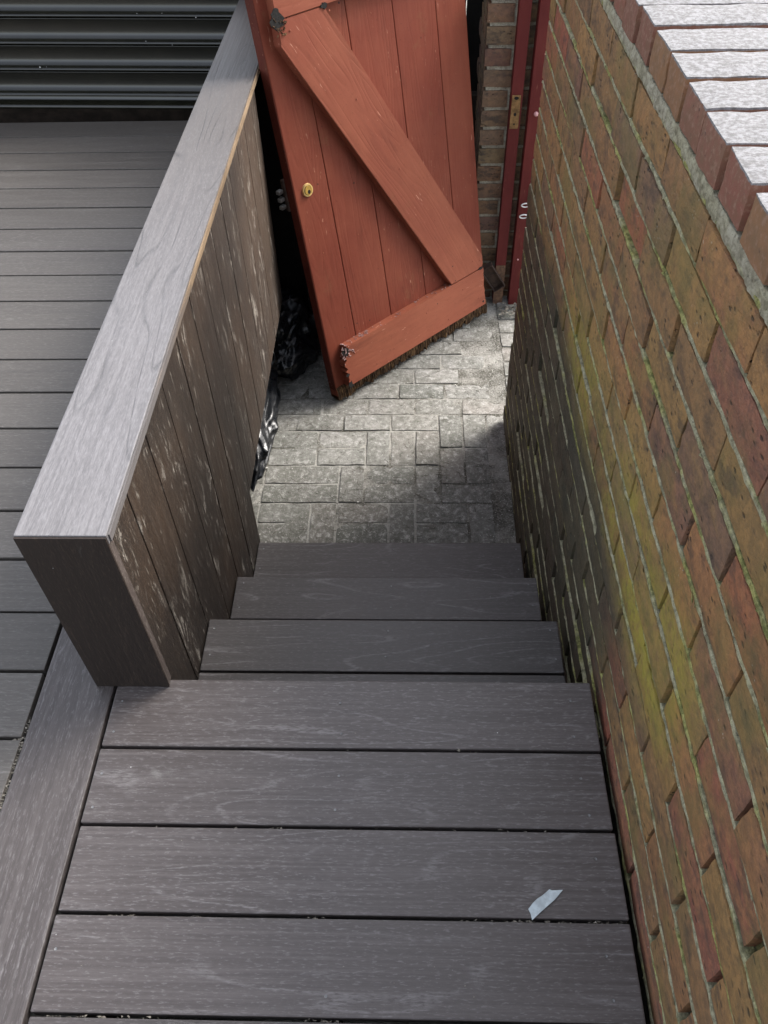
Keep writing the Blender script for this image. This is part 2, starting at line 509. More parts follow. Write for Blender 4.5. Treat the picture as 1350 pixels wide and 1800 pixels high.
def brick_bm(sx, sy, sz, seed, rough=.003, nx=7, nz=3, er=.004, ny=2):
    """A worn brick: gridded box with eroded arrises. Long axis local X."""
    bm = bmesh.new()
    idx = {}
    def V(i, j, k):
        key = (i, j, k)
        if key in idx: return idx[key]
        p = Vector((-.5 + i / nx, -.5 + j / ny, -.5 + k / nz))
        # pull grid lines towards the arrises
        q = Vector((p.x * sx, p.y * sy, p.z * sz))
        on = (i in (0, nx)) + (j in (0, ny)) + (k in (0, nz))
        nv = noise.noise_vector(q * 28 + Vector((seed * 9.1, 3, 7)))
        q += Vector((nv.x * rough * .8, nv.y * rough * .6, nv.z * rough * .8))
        if on >= 2:
            a = er * (.6 + 1.2 * abs(noise.noise(q * 45 + Vector((seed * 5.3, 0, 0))))) * (1.25 if on == 3 else 1)
            d = Vector((p.x if i in (0, nx) else 0, p.y if j in (0, ny) else 0, p.z if k in (0, nz) else 0)).normalized()
            q -= d * a
        v = bm.verts.new(q)
        idx[key] = v
        return v
    for i in range(nx):
        for k in range(nz):
            bm.faces.new([V(i, 0, k), V(i + 1, 0, k), V(i + 1, 0, k + 1), V(i, 0, k + 1)])
            bm.faces.new([V(i, ny, k), V(i, ny, k + 1), V(i + 1, ny, k + 1), V(i + 1, ny, k)])
    for i in range(nx):
        for j in range(ny):
            bm.faces.new([V(i, j, 0), V(i, j + 1, 0), V(i + 1, j + 1, 0), V(i + 1, j, 0)])
            bm.faces.new([V(i, j, nz), V(i + 1, j, nz), V(i + 1, j + 1, nz), V(i, j + 1, nz)])
    for j in range(ny):
        for k in range(nz):
            bm.faces.new([V(0, j, k), V(0, j, k + 1), V(0, j + 1, k + 1), V(0, j + 1, k)])
            bm.faces.new([V(nx, j, k), V(nx, j + 1, k), V(nx, j + 1, k + 1), V(nx, j, k + 1)])
    return bm


def brick_mesh(name, sx, sy, sz, seed, mat, **kw):
    bm = brick_bm(sx, sy, sz, seed, **kw)
    bm.normal_update()
    me = bpy.data.meshes.new(name)
    bm.to_mesh(me); bm.free()
    me.materials.append(MAT[mat])
    for p in me.polygons: p.use_smooth = True
    try:
        me.set_sharp_from_angle(angle=math.radians(38))
    except Exception:
        pass
    return me


def rough_strip(bm, x0, x1, y0, y1, z0, z1, step, amp, seed):
    """a bar along Y whose -X face is rough (mortar)"""
    n = max(2, int((y1 - y0) / step))
    rows = 4
    prev = None
    for i in range(n + 1):
        y = y0 + (y1 - y0) * i / n
        cur = []
        for k in range(rows + 1):
            t = k / rows
            z = z0 + (z1 - z0) * t
            d = noise.noise(Vector((seed, y * 45, z * 60))) + .5 * noise.noise(Vector((seed + 4, y * 130, z * 130)))
            xx = x0 + amp * d + (.0015 if k in (0, rows) else 0)
            cur.append(bm.verts.new((xx, y, z + .0015 * noise.noise(Vector((y * 60, seed, k))))))
        cur = [bm.verts.new((x1, y, z0))] + cur + [bm.verts.new((x1, y, z1))]
        if prev:
            for a in range(len(cur) - 1):
                bm.faces.new([prev[a], prev[a + 1], cur[a + 1], cur[a]])
        prev = cur


FLOOR = -.755
# ------------------------------------------------------------------ ground
bm = bmesh.new()
bm_box(bm, 0, 0, FLOOR - .0046 - .05, 160, 160, .1)
g = obj('ground', bm, 'dirt')
tag(g, kind='structure')

# ------------------------------------------------------------------ paving
pav = empty('paving', (-.45, 1.796, FLOOR))
tag(pav, kind='structure')
UX, UY = .0945, .0965
JO = .006
pv_h = [brick_mesh('paver_stretcher', 2 * UX - JO, UY - JO, .05, s, 'paver', rough=.004, nx=6, nz=2, er=.0035) for s in range(6)]
pv_v = [brick_mesh('paver_upright', 2 * UY - JO, UX - JO, .05, s + 20, 'paver', rough=.004, nx=6, nz=2, er=.0035) for s in range(6)]
pn = 0
def paver(ix, iy, o_, half=False):
    global pn
    pn += 1
    dz = R.uniform(-.0025, .0022)
    tilt = (R.gauss(0, .008), R.gauss(0, .008))
    if o_ == 'h':
        o = obj('brick', pv_h[pn % 6], None, pav, ((ix + 1) * UX, (iy + .5) * UY, -.025 + dz), (tilt[0], tilt[1], R.gauss(0, .008) + (math.pi if R.random() < .5 else 0)))
    else:
        o = obj('brick', pv_v[pn % 6], None, pav, ((ix + .5) * UX, (iy + 1) * UY, -.025 + dz), (tilt[0], tilt[1], math.pi / 2 + R.gauss(0, .008)))
    return o
V_ = [(0, 0), (1, 0), (4, 0), (7, 0), (2, 2), (5, 2), (0, 4), (3, 4), (4, 4), (5, 4), (6, 3), (7, 3), (6, 5), (7, 5), (8, 5)]
H_ = [(2, 0), (2, 1), (5, 0), (5, 1), (0, 2), (0, 3), (3, 2), (3, 3), (6, 2), (1, 4), (1, 5), (0, 6), (2, 6), (4, 6), (1, 7), (3, 7), (5, 7), (7, 7), (-1, 7)]
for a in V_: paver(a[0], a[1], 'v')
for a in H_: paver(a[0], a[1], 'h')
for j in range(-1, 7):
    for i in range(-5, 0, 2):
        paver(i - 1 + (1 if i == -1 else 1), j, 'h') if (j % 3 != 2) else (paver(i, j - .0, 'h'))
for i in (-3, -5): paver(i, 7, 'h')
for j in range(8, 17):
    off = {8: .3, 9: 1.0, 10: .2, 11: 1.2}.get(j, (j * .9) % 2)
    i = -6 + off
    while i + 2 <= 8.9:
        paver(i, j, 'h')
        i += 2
# pavers of the gateway threshold (beyond the crack line)
for j in range(-3, 22):
    y = 2.46 + j * .1005
    if y > 4.2: break
    for k in range(8):
        o = obj('brick', pv_h[(j + k) % 6], None, pav, (.40 + .0945 + k * .191 + .45, y - 1.796, -.024 + R.uniform(-.002, .002)), (R.gauss(0, .006), R.gauss(0, .006), R.gauss(0, .01)))
        if k == 7: break
# ------------------------------------------------------------------ grit on the paving
bm = bmesh.new()
for i in range(5200):
    x = R.uniform(-.62, .40); y = R.uniform(1.70, 3.25)
    if R.random() < .35: x = R.uniform(.27, .372) if y < 2.5 else R.uniform(.33, .40)
    s = R.choice([.0012, .0016, .002, .0028]) * R.uniform(.7, 1.3)
    if R.random() > .985: s *= 2
    c = Vector((x, y, FLOOR + s * .3))
    vs = [bm.verts.new(c + Vector((R.uniform(-s, s), R.uniform(-s, s), -s * .3 + R.uniform(0, s)))) for _ in range(4)]
    for f in ((0, 1, 2), (0, 2, 3), (0, 3, 1), (1, 3, 2)): bm.faces.new([vs[q] for q in f])
tag(obj('grit', bm, 'grit'), 'pale grit and crumbs scattered over the brick paving below the steps', 'grit', kind='stuff')
bm = bmesh.new()
for i in range(420):
    x = R.uniform(-.5, .38); y = R.uniform(1.75, 3.2)
    l = R.uniform(.006, .03); a = R.uniform(0, 6.28); k = R.uniform(-1, 1)
    wd = .0007
    pts = [Vector((x + math.cos(a + k * t) * l * t, y + math.sin(a + k * t) * l * t, FLOOR + .0035)) for t in (0, .5, 1)]
    for p, q in zip(pts, pts[1:]):
        d = (q - p).normalized().cross(Vector((0, 0, 1))) * wd
        vs = [bm.verts.new(p + d), bm.verts.new(p - d), bm.verts.new(q - d), bm.verts.new(q + d), bm.verts.new(p + Vector((0, 0, wd))), bm.verts.new(q + Vector((0, 0, wd)))]
        bm.faces.new([vs[0], vs[4], vs[5], vs[3]]); bm.faces.new([vs[4], vs[1], vs[2], vs[5]])
tag(obj('twigs', bm, 'twig'), 'tiny dark twigs and stems littering the brick paving', 'litter', kind='stuff')

# ------------------------------------------------------------------ deck
deck = empty('deck', (0, 0, 0))
tag(deck, kind='structure')
P = .146
TK = .024
def plank(name, x0, x1, y0, y1, z, mat, parent, bev=.0025, dz=0):
    me = box_mesh(x1 - x0, y1 - y0, TK, bev, mat)
    return obj(name, me, None, parent, ((x0 + x1) / 2, (y0 + y1) / 2, z - TK / 2 + dz), (R.gauss(0, .0012), R.gauss(0, .0004), 0))
def plank_y(name, x0, x1, y0, y1, z, mat, parent, bev=.0025):
    me = box_mesh(y1 - y0, x1 - x0, TK, bev, mat)
    return obj(name, me, None, parent, ((x0 + x1) / 2, (y0 + y1) / 2, z - TK / 2), (0, 0, math.pi / 2))
G = .006
# landing boards between border and brick wall
Y0 = .8245
for k in range(0, 13):
    y1 = Y0 - k * P - (G / 2 if k else 0)
    y0 = Y0 - (k + 1) * P + G / 2
    plank('plank', -.584 + R.uniform(-.001, .001), .3585 + R.uniform(-.0015, .0015), y0, y1, 0, 'deck', deck)
# border board
plank_y('plank', -.736, -.591, -1.2, 3.49, 0, 'deck', deck)
# left field boards
for k in range(-1, 31):
    y1 = 3.322 - k * P - .0036
    y0 = 3.322 - (k + 1) * P + .0036
    plank('plank', -3.2, -.7425 + R.uniform(-.002, .001), y0, y1, 0, 'deck_left', deck, dz=R.uniform(-.0006, .0006))
# joists
bm = bmesh.new()
for x in (-.50, -.13, .27): bm_box(bm, x, -.2, -.085, .045, 2.0, .10)
for x in (-.70, -1.2, -1.7, -2.2, -2.7): bm_box(bm, x, 1.1, -.085, .045, 4.7, .10)
obj('joist_frame', bm, 'under', deck)
# screws on deck boards
bm = bmesh.new()
def screw(bm, x, y, z, r=.0027):
    c = [bm.verts.new((x + r * math.cos(a * math.pi / 3), y + r * math.sin(a * math.pi / 3), z + .0006)) for a in range(6)]
    t = bm.verts.new((x, y, z - .0002))
    for a in range(6): bm.faces.new([c[a], c[(a + 1) % 6], t])
for k in range(0, 12):
    for x in (-.569, -.132, .314):
        for dy in (.05, .113):
            if R.random() < (.97 if k < 2 else .35): screw(bm, x + R.gauss(0, .003), Y0 - k * P - dy + R.gauss(0, .003), .0008)
obj('screws', bm, 'screw', deck)['kind'] = 'stuff'

# crumbs stuck in deck gaps and pale sealant along the border joint
bm = bmesh.new()
def crumb(bm, x, y, z, s):
    vs = [bm.verts.new((x + R.uniform(-s, s) * 1.6, y + R.uniform(-s, s) * .8, z + R.uniform(-s, s) * .4)) for _ in range(4)]
    for f in ((0, 1, 2), (0, 2, 3), (0, 3, 1), (1, 3, 2)): bm.faces.new([vs[q] for q in f])
for (yy, xs) in ((Y0 - 3 * P, (.07, .36, 60)), (Y0 - 3 * P, (-.50, -.45, 8)), (Y0 - 3 * P, (-.36, -.34, 8)), (Y0 - 3 * P, (-.18, -.14, 14)), (Y0 - 2 * P, (-.52, .34, 26)), (Y0 - 4 * P, (-.56, -.38, 30)), (Y0 - 4 * P, (-.16, -.10, 22)), (Y0 - P, (.10, .34, 6))):
    for i in range(xs[2]):
        crumb(bm, R.uniform(xs[0], xs[1]), yy - .001 + R.gauss(0, .001), -.006 + R.uniform(-.004, .003), R.uniform(.0015, .0035))
for i in range(420):
    y = R.uniform(.40, .74) if R.random() < .9 else R.uniform(-.1, .4)
    crumb(bm, -.7395 + R.gauss(0, .0011), y, -.003 + R.uniform(-.005, .003), R.uniform(.0012, .003))
for y in (.693, .547):
    for i in range(30): crumb(bm, -.742 - R.random() * .018, y + R.gauss(0, .001), -.003, .002)
for i in range(60):
    crumb(bm, R.uniform(-.55, .35), R.uniform(.15, .80), .0012, R.uniform(.0006, .0014))
tag(obj('dry_crumbs', bm, 'leaf'), 'dry leaf crumbs and grit caught in the gaps between deck boards', 'debris', kind='stuff')
tag(obj('pebble', brick_bm(.009, .006, .005, 3, rough=.002, nx=3, nz=2), 'leaf', None, (.094, Y0 - P + .001, -.001), (0, 0, .2)), 'tiny cream pebble wedged in the gap below the top step board', 'pebble')

# ------------------------------------------------------------------ steps
st = empty('steps', (-.06, .95, FLOOR))
tag(st, 'three grey composite steps with screwed boards leading down beside the brick wall', 'steps')
def sp(name, mesh, mat, x, y, z, rot=(0, 0, 0)):
    return obj(name, mesh, mat, st, (x + .06, y - .95, z - FLOOR), rot)
ST = [(-.187, 1.096), (-.373, 1.364), (-.560, 1.642)]
XL, XR = -.4795, .352
ysb = .806
for i, (z, yf) in enumerate(ST):
    sp('tread', box_mesh(XR - XL, .140, TK, .0025, 'tread'), None, (XL + XR) / 2, yf - .07, z - TK / 2, (R.gauss(0, .002), 0, 0))
    nb = yf - .146
    back = (.806, 1.076, 1.344)[i]
    if nb - back > .02:
        sp('tread', box_mesh(XR - XL, nb - back, TK, .0025, 'tread'), None, (XL + XR) / 2, (nb + back) / 2, z - TK / 2)
zs = [0] + [s[0] for s in ST] + [FLOOR - .01]
yr = [.806] + [s[1] - .020 for s in ST]
for i in range(4):
    top = zs[i] - TK - .001
    bot = zs[i + 1] + .001
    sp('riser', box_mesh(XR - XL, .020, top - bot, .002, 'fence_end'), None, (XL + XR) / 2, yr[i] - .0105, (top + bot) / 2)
bm = bmesh.new()
for i, (z, yf) in enumerate(ST):
    for x in (XL + .018, -.052, XR - .018):
        for dy in (.028, .103): screw(bm, x + R.gauss(0, .003) + .06, yf - dy + R.gauss(0, .004) - .95, z + .0010 - FLOOR)
obj('screws', bm, 'screw', st)['kind'] = 'stuff'
for x in (XL + .025, XR - .03):
    bm = bmesh.new()
    for i, (z, yf) in enumerate(ST):
        bm_box(bm, x + .06, (yf - .30 + yf - .045) / 2 - .95, (z - TK - .002 + FLOOR) / 2 - FLOOR, .035, .225, z - TK - .002 - FLOOR)
    obj('stringer', bm, 'under', st)

# ------------------------------------------------------------------ low boarded fence with cap rail
XF = -.4825
fe = empty('fence', (-.55, .81, 0))
tag(fe, 'low brown boarded fence with grey cap rail beside the steps', 'fence')
def fp(name, mesh, mat, x, y, z, rot=(0, 0, 0)):
    return obj(name, mesh, mat, fe, (x + .55, y - .81, z), rot)
CZ = .4665
caplen = 3.47 - .8115
fp('cap_rail', box_mesh(caplen, .149, .022, .002, 'cap'), None, -.5515, .8115 + caplen / 2, CZ - .011, (0, 0, math.pi / 2))['label'] = 'grey cap rail with sky sheen painted in and dark grain lines'
fp('edge_strip', box_mesh(caplen - .02, .0022, .0165, 0, 'cap_edge'), None, -.4755, .818 + (caplen - .02) / 2, CZ - .0125, (0, 0, math.pi / 2))
ys = [.8135]
y = .937
while y < 2.66:
    ys.append(y); y += .1475
ys.append(2.655)
for i in range(len(ys) - 1):
    a, b = ys[i], ys[i + 1]
    if i == 0: a += .0185
    zb = -.76 if ys[i] < 1.6 else -.358 + (ys[i] - 1.7) * .03
    zt = CZ - .0225
    hgt = zt - zb
    fp('board', box_mesh(hgt, b - a - .0035, .020, .002, 'fence'), None, XF - .010 + R.uniform(-.0012, 0), (a + b) / 2, (zt + zb) / 2, (0, -math.pi / 2, 0)).rotation_euler = (math.pi / 2 * 0, math.pi / 2, 0)
# rear side boards
i = 0
y = .835
while y < 3.30:
    fp('board', box_mesh(CZ - .0225 - .002, .144, .020, .002, 'fence'), None, -.6155, y + .072, (CZ - .0205) / 2, (0, math.pi / 2, 0))
    y += .1475
# end fascia, corner trim
fp('end_board', box_mesh(CZ - .0035, .1475, .004, .0008, 'fence_end'), None, -.5515, .8092, (CZ - .0005) / 2 - .0005, (0, math.pi / 2, math.pi / 2)).rotation_euler = (math.pi / 2, math.pi / 2, 0)
fp('corner_trim', box_mesh(CZ - .0225 - .0015, .018, .0035, .0008, 'trim'), None, XF + .0020, .8210, (CZ - .021) / 2, (0, math.pi / 2, 0))
# inner frame
bm = bmesh.new()
for y in (.90, 1.7, 2.5): bm_box(bm, -.01 + .55 - .54, y - .81, .16, .05, .05, .56)
bm_box(bm, 0, 1.0, .40, .08, 1.6, .05)
obj('inner_frame', bm, 'under', fe)
bm = bmesh.new()
for z in (.40, .06):
    for x in (-.59, -.515): 
        c = [bm.verts.new((x + .55 + .003 * math.cos(a * math.pi / 3), -.0005 - .0, z + .003 * math.sin(a * math.pi / 3))) for a in range(6)]
        bm.faces.new(c)
obj('screws', bm, 'screw', fe)['kind'] = 'stuff'

# ------------------------------------------------------------------ brick wall on the right
XW = .374
wa = empty('brick_wall', (XW, .80, FLOOR), (-math.radians(1.25), 0, 0))
tag(wa, 'mossy weathered brick wall with header coping rising on the right of the steps', 'wall')
WY0, WY1 = -.02, 2.435
CH = .0745
ZC = .924            # top of first stretcher course
def wl(x, y, z): return (x - XW, y - .80, z - FLOOR)
wb = [brick_mesh('wall_brick', .2295, .10, .0665, s, 'wall_brick', rough=.0018, nx=9, nz=4, er=.0026, ny=2) for s in range(12)]
hb = [brick_mesh('wall_half', .108, .10, .0665, s + 50, 'wall_brick', rough=.0018, nx=5, nz=4, er=.0026) for s in range(4)]
nb = 0
bed = bmesh.new()
for c in range(0, 23):
    zt = ZC - c * CH
    zc = zt - .005 - .03275
    ph = .685 if c % 2 == 0 else .567
    y = ph - math.ceil((ph - WY0) / .235) * .235
    while y < WY1 - .02:
        a, b = y, y + .235
        y += .235
        if b < WY0 + .02: continue
        if zt < -.02 and a < .70: continue
        mesh = wb[R.randrange(12)]
        sc = 1
        if b > WY1 - .03:
            if WY1 - a < .03: continue
            b = WY1 + .005
            sc = (b - a - .006) / .2295
            if sc < .75:
                mesh = hb[R.randrange(4)]
                sc = (b - a - .009) / .108
        prot = R.choice([0, 0, .001, .0025, -.001]) + R.uniform(-.001, .001)
        if R.random() < .06: prot -= .005
        o = obj('brick', mesh, None, wa, wl(XW + .05 - prot, (a + b) / 2 + R.gauss(0, .0025), zc + R.gauss(0, .0012)), (R.gauss(0, .004), R.gauss(0, .012), math.pi / 2 + R.gauss(0, .006) + (math.pi if R.random() < .5 else 0)))
        o.scale = (sc, 1, 1)
        nb += 1
    # bed joint
    if zt < -.1: ya = .75
    else: ya = WY0
    rough_strip(bed, .0008, .03, ya - .8, WY1 - .012 - .8, zt - .0048 - FLOOR, zt + .0038 - FLOOR, .010, .0020, c * 3.7)
print('wall bricks', nb)
o = obj('bed_joints', bed, 'mortar', wa); o['kind'] = 'stuff'
# coping of headers laid flat
cp = [brick_mesh('coping_brick', .226, .0955, .0625, s + 80, 'coping', rough=.0016, nx=8, nz=3, er=.0035, ny=4) for s in range(8)]
y = 1.03 - 11 * .1068 + .0534
k = 0
while y < WY1 + .02:
    o = obj('brick', cp[k % 8], None, wa, wl(XW + .1115 + R.uniform(-.003, .002), y, 1.0065 - .03125 + R.gauss(0, .0012)), (R.gauss(0, .008), R.gauss(0, .004), R.gauss(0, .012) + (math.pi if k % 2 else 0)))
    o['label'] = 'coping brick with daylight painted on its pale top'
    y += .1068; k += 1
band = bmesh.new()
rough_strip(band, .0, .2, WY0 - .8, WY1 - .01 - .8, ZC - .003 - FLOOR, 1.0065 - .062 - FLOOR, .007, .0038, 91)
obj('bedding_mortar', band, 'mortar_band', wa)['kind'] = 'stuff'
core = bmesh.new()
bm_box(core, .016 + .099, (WY0 + WY1) / 2 - .8, (ZC - .001) / 2 + FLOOR / 2 - FLOOR - .01, .198, WY1 - WY0 - .03, ZC - .001 - FLOOR + .02)
bm_box(core, .112, (WY0 + WY1) / 2 - .8, .944 - FLOOR, .20, WY1 - WY0 - .03, .052)
obj('mortar_core', core, 'mortar_core', wa)['kind'] = 'stuff'
# wall behind the photographer
bm = bmesh.new()
for c in range(0, 13):
    zt = ZC - c * CH
    ph = .685 if c % 2 == 0 else .567
    for q in range(4, 10):
        yb = ph - q * .235
        if yb + .235 > WY0 + .03: continue
        bm_box(bm, .05, yb + .1175 - .8, zt - .038 - FLOOR, .10, .226, .0655)
bm_box(bm, .115, -.85 - .8 + .18, .09 - FLOOR, .19, 1.28, 1.66)
for q in range(12):
    yy = 1.03 - 11 * .1068 - .0534 - q * .1068
    bm_box(bm, .1115, yy - .8, .975 - FLOOR, .226, .0985, .0625)
obj('far_courses', bm, 'wall_brick', wa)['kind'] = 'stuff'
# crumbs of moss in joints
bm = bmesh.new()
for i in range(900):
    c = R.randrange(0, 22)
    zt = ZC - c * CH - R.uniform(-.004, .004); yy = R.uniform(.02, 2.3)
    s = R.uniform(.0012, .0035)
    x = R.uniform(-.001, .003)
    vs = [bm.verts.new((x + R.uniform(-s, s) * .6, yy - .8 + R.uniform(-s, s) * 1.8, zt - FLOOR + R.uniform(-s, s))) for _ in range(4)]
    for f in ((0, 1, 2), (0, 2, 3), (0, 3, 1), (1, 3, 2)): bm.faces.new([vs[q] for q in f])
obj('joint_crumbs', bm, 'mortar', wa)['kind'] = 'stuff'

# ------------------------------------------------------------------ far brick pier
pi_ = empty('brick_pier', (.28, 3.30, FLOOR))
tag(pi_, 'brown brick pier with pale mortar behind the maroon door jamb', 'pier')
PZ = .466
pb = [brick_mesh('pier_brick', .142, .06, .064, s + 120, 'pier_brick', rough=.003, nx=5, nz=3, er=.003) for s in range(4)]
pb2 = [brick_mesh('pier_brick_long', .215, .06, .064, s + 130, 'pier_brick', rough=.003, nx=6, nz=3, er=.003) for s in range(4)]
pb3 = [brick_mesh('pier_brick_short', .100, .06, .064, s + 140, 'pier_brick', rough=.003, nx=4, nz=3, er=.003) for s in range(3)]
for c in range(-1, 17):
    z = PZ - c * CH - .005 - .032
    if z < FLOOR - .02: break
    w1 = .100 if c % 2 == 0 else .215
    xs = 0.0
    first = True
    while xs < .25:
        L = w1 if first else .215
        me = pb3[c % 3] if (first and c % 2 == 0) else pb2[R.randrange(4)]
        obj('brick', me, None, pi_, (xs + L / 2, .030 + R.uniform(-.002, .001), z - FLOOR), (R.gauss(0, .01), 0, R.gauss(0, .006) + (math.pi if R.random() < .5 else 0)))
        xs += L + .010
        first = False
    # return face
    for q in range(2):
        L = .215 if c % 2 == 0 else .100
        me = pb2[R.randrange(4)] if L > .2 else pb3[0]
        obj('brick', me, None, pi_, (.030, .065 + L / 2 + q * (.225 if L > .2 else .11), z - FLOOR), (0, 0, math.pi / 2 + R.gauss(0, .006)))
bm = bmesh.new()
bm_box(bm, .165, .153, .62, .304, .29, 1.32)
obj('mortar_core', bm, 'mortar_pale', pi_)['kind'] = 'stuff'

# ------------------------------------------------------------------ door jamb on the pier
ja = empty('door_jamb', (.41, 3.27, FLOOR))
tag(ja, 'maroon painted timber door jamb fixed to the brick pier', 'door jamb')
def jp(name, mesh, mat, x, y, z, rot=(0, 0, 0), **k): return obj(name, mesh, mat, ja, (x - .41, y - 3.27, z - FLOOR), rot, **k)
jh = .60 - FLOOR
jp('stop_strip', box_mesh(jh, .044, .052, .002, 'jamb'), None, .4085, 3.272, FLOOR + jh / 2, (0, math.pi / 2, 0)).rotation_euler = (math.pi / 2, math.pi / 2, 0)
jp('jamb_post', box_mesh(jh, .095, .06, .003, 'jamb'), None, .5035, 3.258, FLOOR + jh / 2).rotation_euler = (math.pi / 2, math.pi / 2, 0)
bm = box_bm(.034, .003, .125, .0006, 1)
sp_ = jp('strike_plate', bm, 'brass_dull', .4065, 3.2435, .105)
bm = bmesh.new()
for zz, r_, sx in ((.052, .006, 1.5), (-.008, .007, .7), (-.045, .0035, 1)):
    c = [bm.verts.new((r_ * sx * math.cos(a * math.pi / 5), -.0019, zz + r_ * math.sin(a * math.pi / 5))) for a in range(10)]
    bm.faces.new(c)
obj('keyhole', bm, 'hole', sp_)
jp('repair_patch', box_mesh(.042, .002, .20, 0, 'bare'), None, .4085, 3.2445, -.66)['label'] = 'bare brown patch at the foot'
bm = bmesh.new()
bmesh.ops.create_uvsphere(bm, u_segments=12, v_segments=8, radius=.009)
jp('screw_cap', bm, 'pink', .485, 3.224, .105, smooth=True)
bm = bmesh.new(); bmesh.ops.create_uvsphere(bm, u_segments=10, v_segments=6, radius=.004)
jp('screw_cap', bm, 'pink', .478, 3.226, -.52, smooth=True)
def tube(pts, r, mat, name, parent, seg=8, loc=(0, 0, 0)):
    cu = bpy.data.curves.new(name, 'CURVE'); cu.dimensions = '3D'; cu.bevel_depth = r; cu.bevel_resolution = 2
    s = cu.splines.new('POLY'); s.points.add(len(pts) - 1)
    for p, q in zip(s.points, pts): p.co = (*q, 1)
    tmp = bpy.data.objects.new('tmp', cu); COL.objects.link(tmp)
    dg = bpy.context.evaluated_depsgraph_get()
    me = bpy.data.meshes.new_from_object(tmp.evaluated_get(dg))
    bpy.data.objects.remove(tmp)
    me.materials.clear(); me.materials.append(MAT[mat])
    for p in me.polygons: p.use_smooth = True
    o = bpy.data.objects.new(name, me); o.location = loc
    return link(o, parent)
for (x, z, s_, ln) in ((.487, -.262, 1.0, .012), (.484, -.312, 1.0, .010), (.506, -.232, .7, .02)):
    pts = []
    for t in range(0, 13):
        a = math.pi * (.15 + 1.7 * t / 12) + math.pi / 2 * 0
        pts.append((math.cos(a + math.pi * 0) * .016 * s_ , -.004 - .004 * math.sin(t * .5), math.sin(a) * .010 * s_))
    tube(pts, .0028, 'white', 'wire_loop', ja, loc=(x - .41 - .004, 3.222 - 3.27, z - FLOOR))
# tilted open bracket near the foot of the stop strip
bm = bmesh.new()
for dx, sx, dz_, sz in ((-.026, .004, 0, .14), (.026, .004, 0, .14), (0, .05, -.068, .004), (0, .05, .068, .004)):
    bm_box(bm, dx, 0, dz_, sx, .03, sz)
bm_box(bm, 0, .012, 0, .048, .004, .132)
tag(obj('metal_bracket', bm, 'rust', None, (.372, 3.215, -.60), (.1, -.55, .1)), 'dark rusty open bracket tilted against the foot of the jamb', 'bracket')

# ------------------------------------------------------------------ the leaning ledged and braced door
B = {'O': (-.288, 2.539, -.755), 'a': (.718, .696, .007), 'b': (-.121, .115, .986), 'c': (.685, -.709, .167)}
A_ = Vector(B['a']).normalized(); B_ = Vector(B['b']); B_ = (B_ - A_ * B_.dot(A_)).normalized(); C_ = A_.cross(B_)
do = empty('door')
do.matrix_world = Matrix(((A_.x, C_.x * -1, B_.x, B['O'][0]), (A_.y, -C_.y, B_.y, B['O'][1]), (A_.z, -C_.z, B_.z, B['O'][2]), (0, 0, 0, 1)))
tag(do, 'detached red oxide ledged and braced timber door leaning with a rotten foot', 'door')
# local axes of the door: x = width, y = away from viewer, z = up
DW, DT, DH = .888, .044, 1.98
joints = [0, .146, .340, .539, .738, DW]
for i in range(5):
    a, b = joints[i], joints[i + 1]
    bot = .030
    bm = box_bm(DH - bot, b - a - .0022, DT, .0034, 2)
    obj('plank', bm, 'door', do, ((a + b) / 2, DT / 2, (DH + bot) / 2), (0, 0, 0)).rotation_euler = (math.pi / 2, -math.pi / 2, 0)
# outer edge of the lock stile, its shade put into a darker red
bm = box_bm(.0015, DT - .003, DH - .06, 0)
obj('stile_edge_shade', bm, 'door_edge', do, (-.0002, DT / 2, (DH + .06) / 2))['label'] = 'outer edge, its shade painted in as darker red'
LT_ = .037
def ledge(z0, z1, x0, x1, name='ledge', jag=False):
    bm = bmesh.new()
    n = 18
    left = []
    for i in range(n + 1):
        t = i / n
        x = x0 + (R.uniform(-.002, .014) if jag and 0 < i < n else 0)
        if jag and t > .80: x = x0 + .02 + R.uniform(0, .012)
        left.append((x, z0 + (z1 - z0) * t))
    poly = left + [(x1 + (R.uniform(-.004, .002) if jag else 0), z1 - (z1 - z0) * i / 10) for i in range(11)]
    fv = [bm.verts.new((x, -LT_, z)) for x, z in poly]
    bv = [bm.verts.new((x, -.0005, z)) for x, z in poly]
    bm.faces.new(fv)
    m_ = len(poly)
    for i in range(m_): bm.faces.new([fv[i], bv[i], bv[(i + 1) % m_], fv[(i + 1) % m_]])
    bmesh.ops.recalc_face_normals(bm, faces=bm.faces[:])
    return bm
obj('ledge', ledge(.074, .246, .042, .851, jag=True), 'door_ledge', do)['label'] = 'bottom ledge with rotten left end'
obj('ledge', ledge(1.372, 1.60, .044, .86, jag=False), 'door_ledge', do)
# brace between the ledges
bl = lambda z: .218 - .585 * (z - 1)
brr = lambda z: .444 - .585 * (z - 1)
bm = bmesh.new()
zt, zb = 1.369, .249
xr_lim = .853
poly = [(bl(zb), zb), (.041, 1.300), (.046, zt), (brr(zt), zt), (xr_lim, 1 - (xr_lim - .444) / .585), (xr_lim, zb + .012), (xr_lim - .02, zb)]
fv = [bm.verts.new((x, -LT_ + .001, z)) for x, z in poly]
bv = [bm.verts.new((x, -.0005, z)) for x, z in poly]
bm.faces.new(fv)
for i in range(len(poly)): bm.faces.new([fv[i], bv[i], bv[(i + 1) % len(poly)], fv[(i + 1) % len(poly)]])
bmesh.ops.recalc_face_normals(bm, faces=bm.faces[:])
bmesh.ops.bevel(bm, geom=bm.edges[:], offset=.002, segments=2, affect='EDGES')
# orient the brace so grain runs along local x
ang = math.atan2(-1, .585)
br = obj('brace', bm, 'door_ledge', do)
Rm = Matrix.Rotation(-math.atan2(1, .585), 4, 'Y')
br.data.transform(Rm)
br.matrix_local = Rm.inverted()
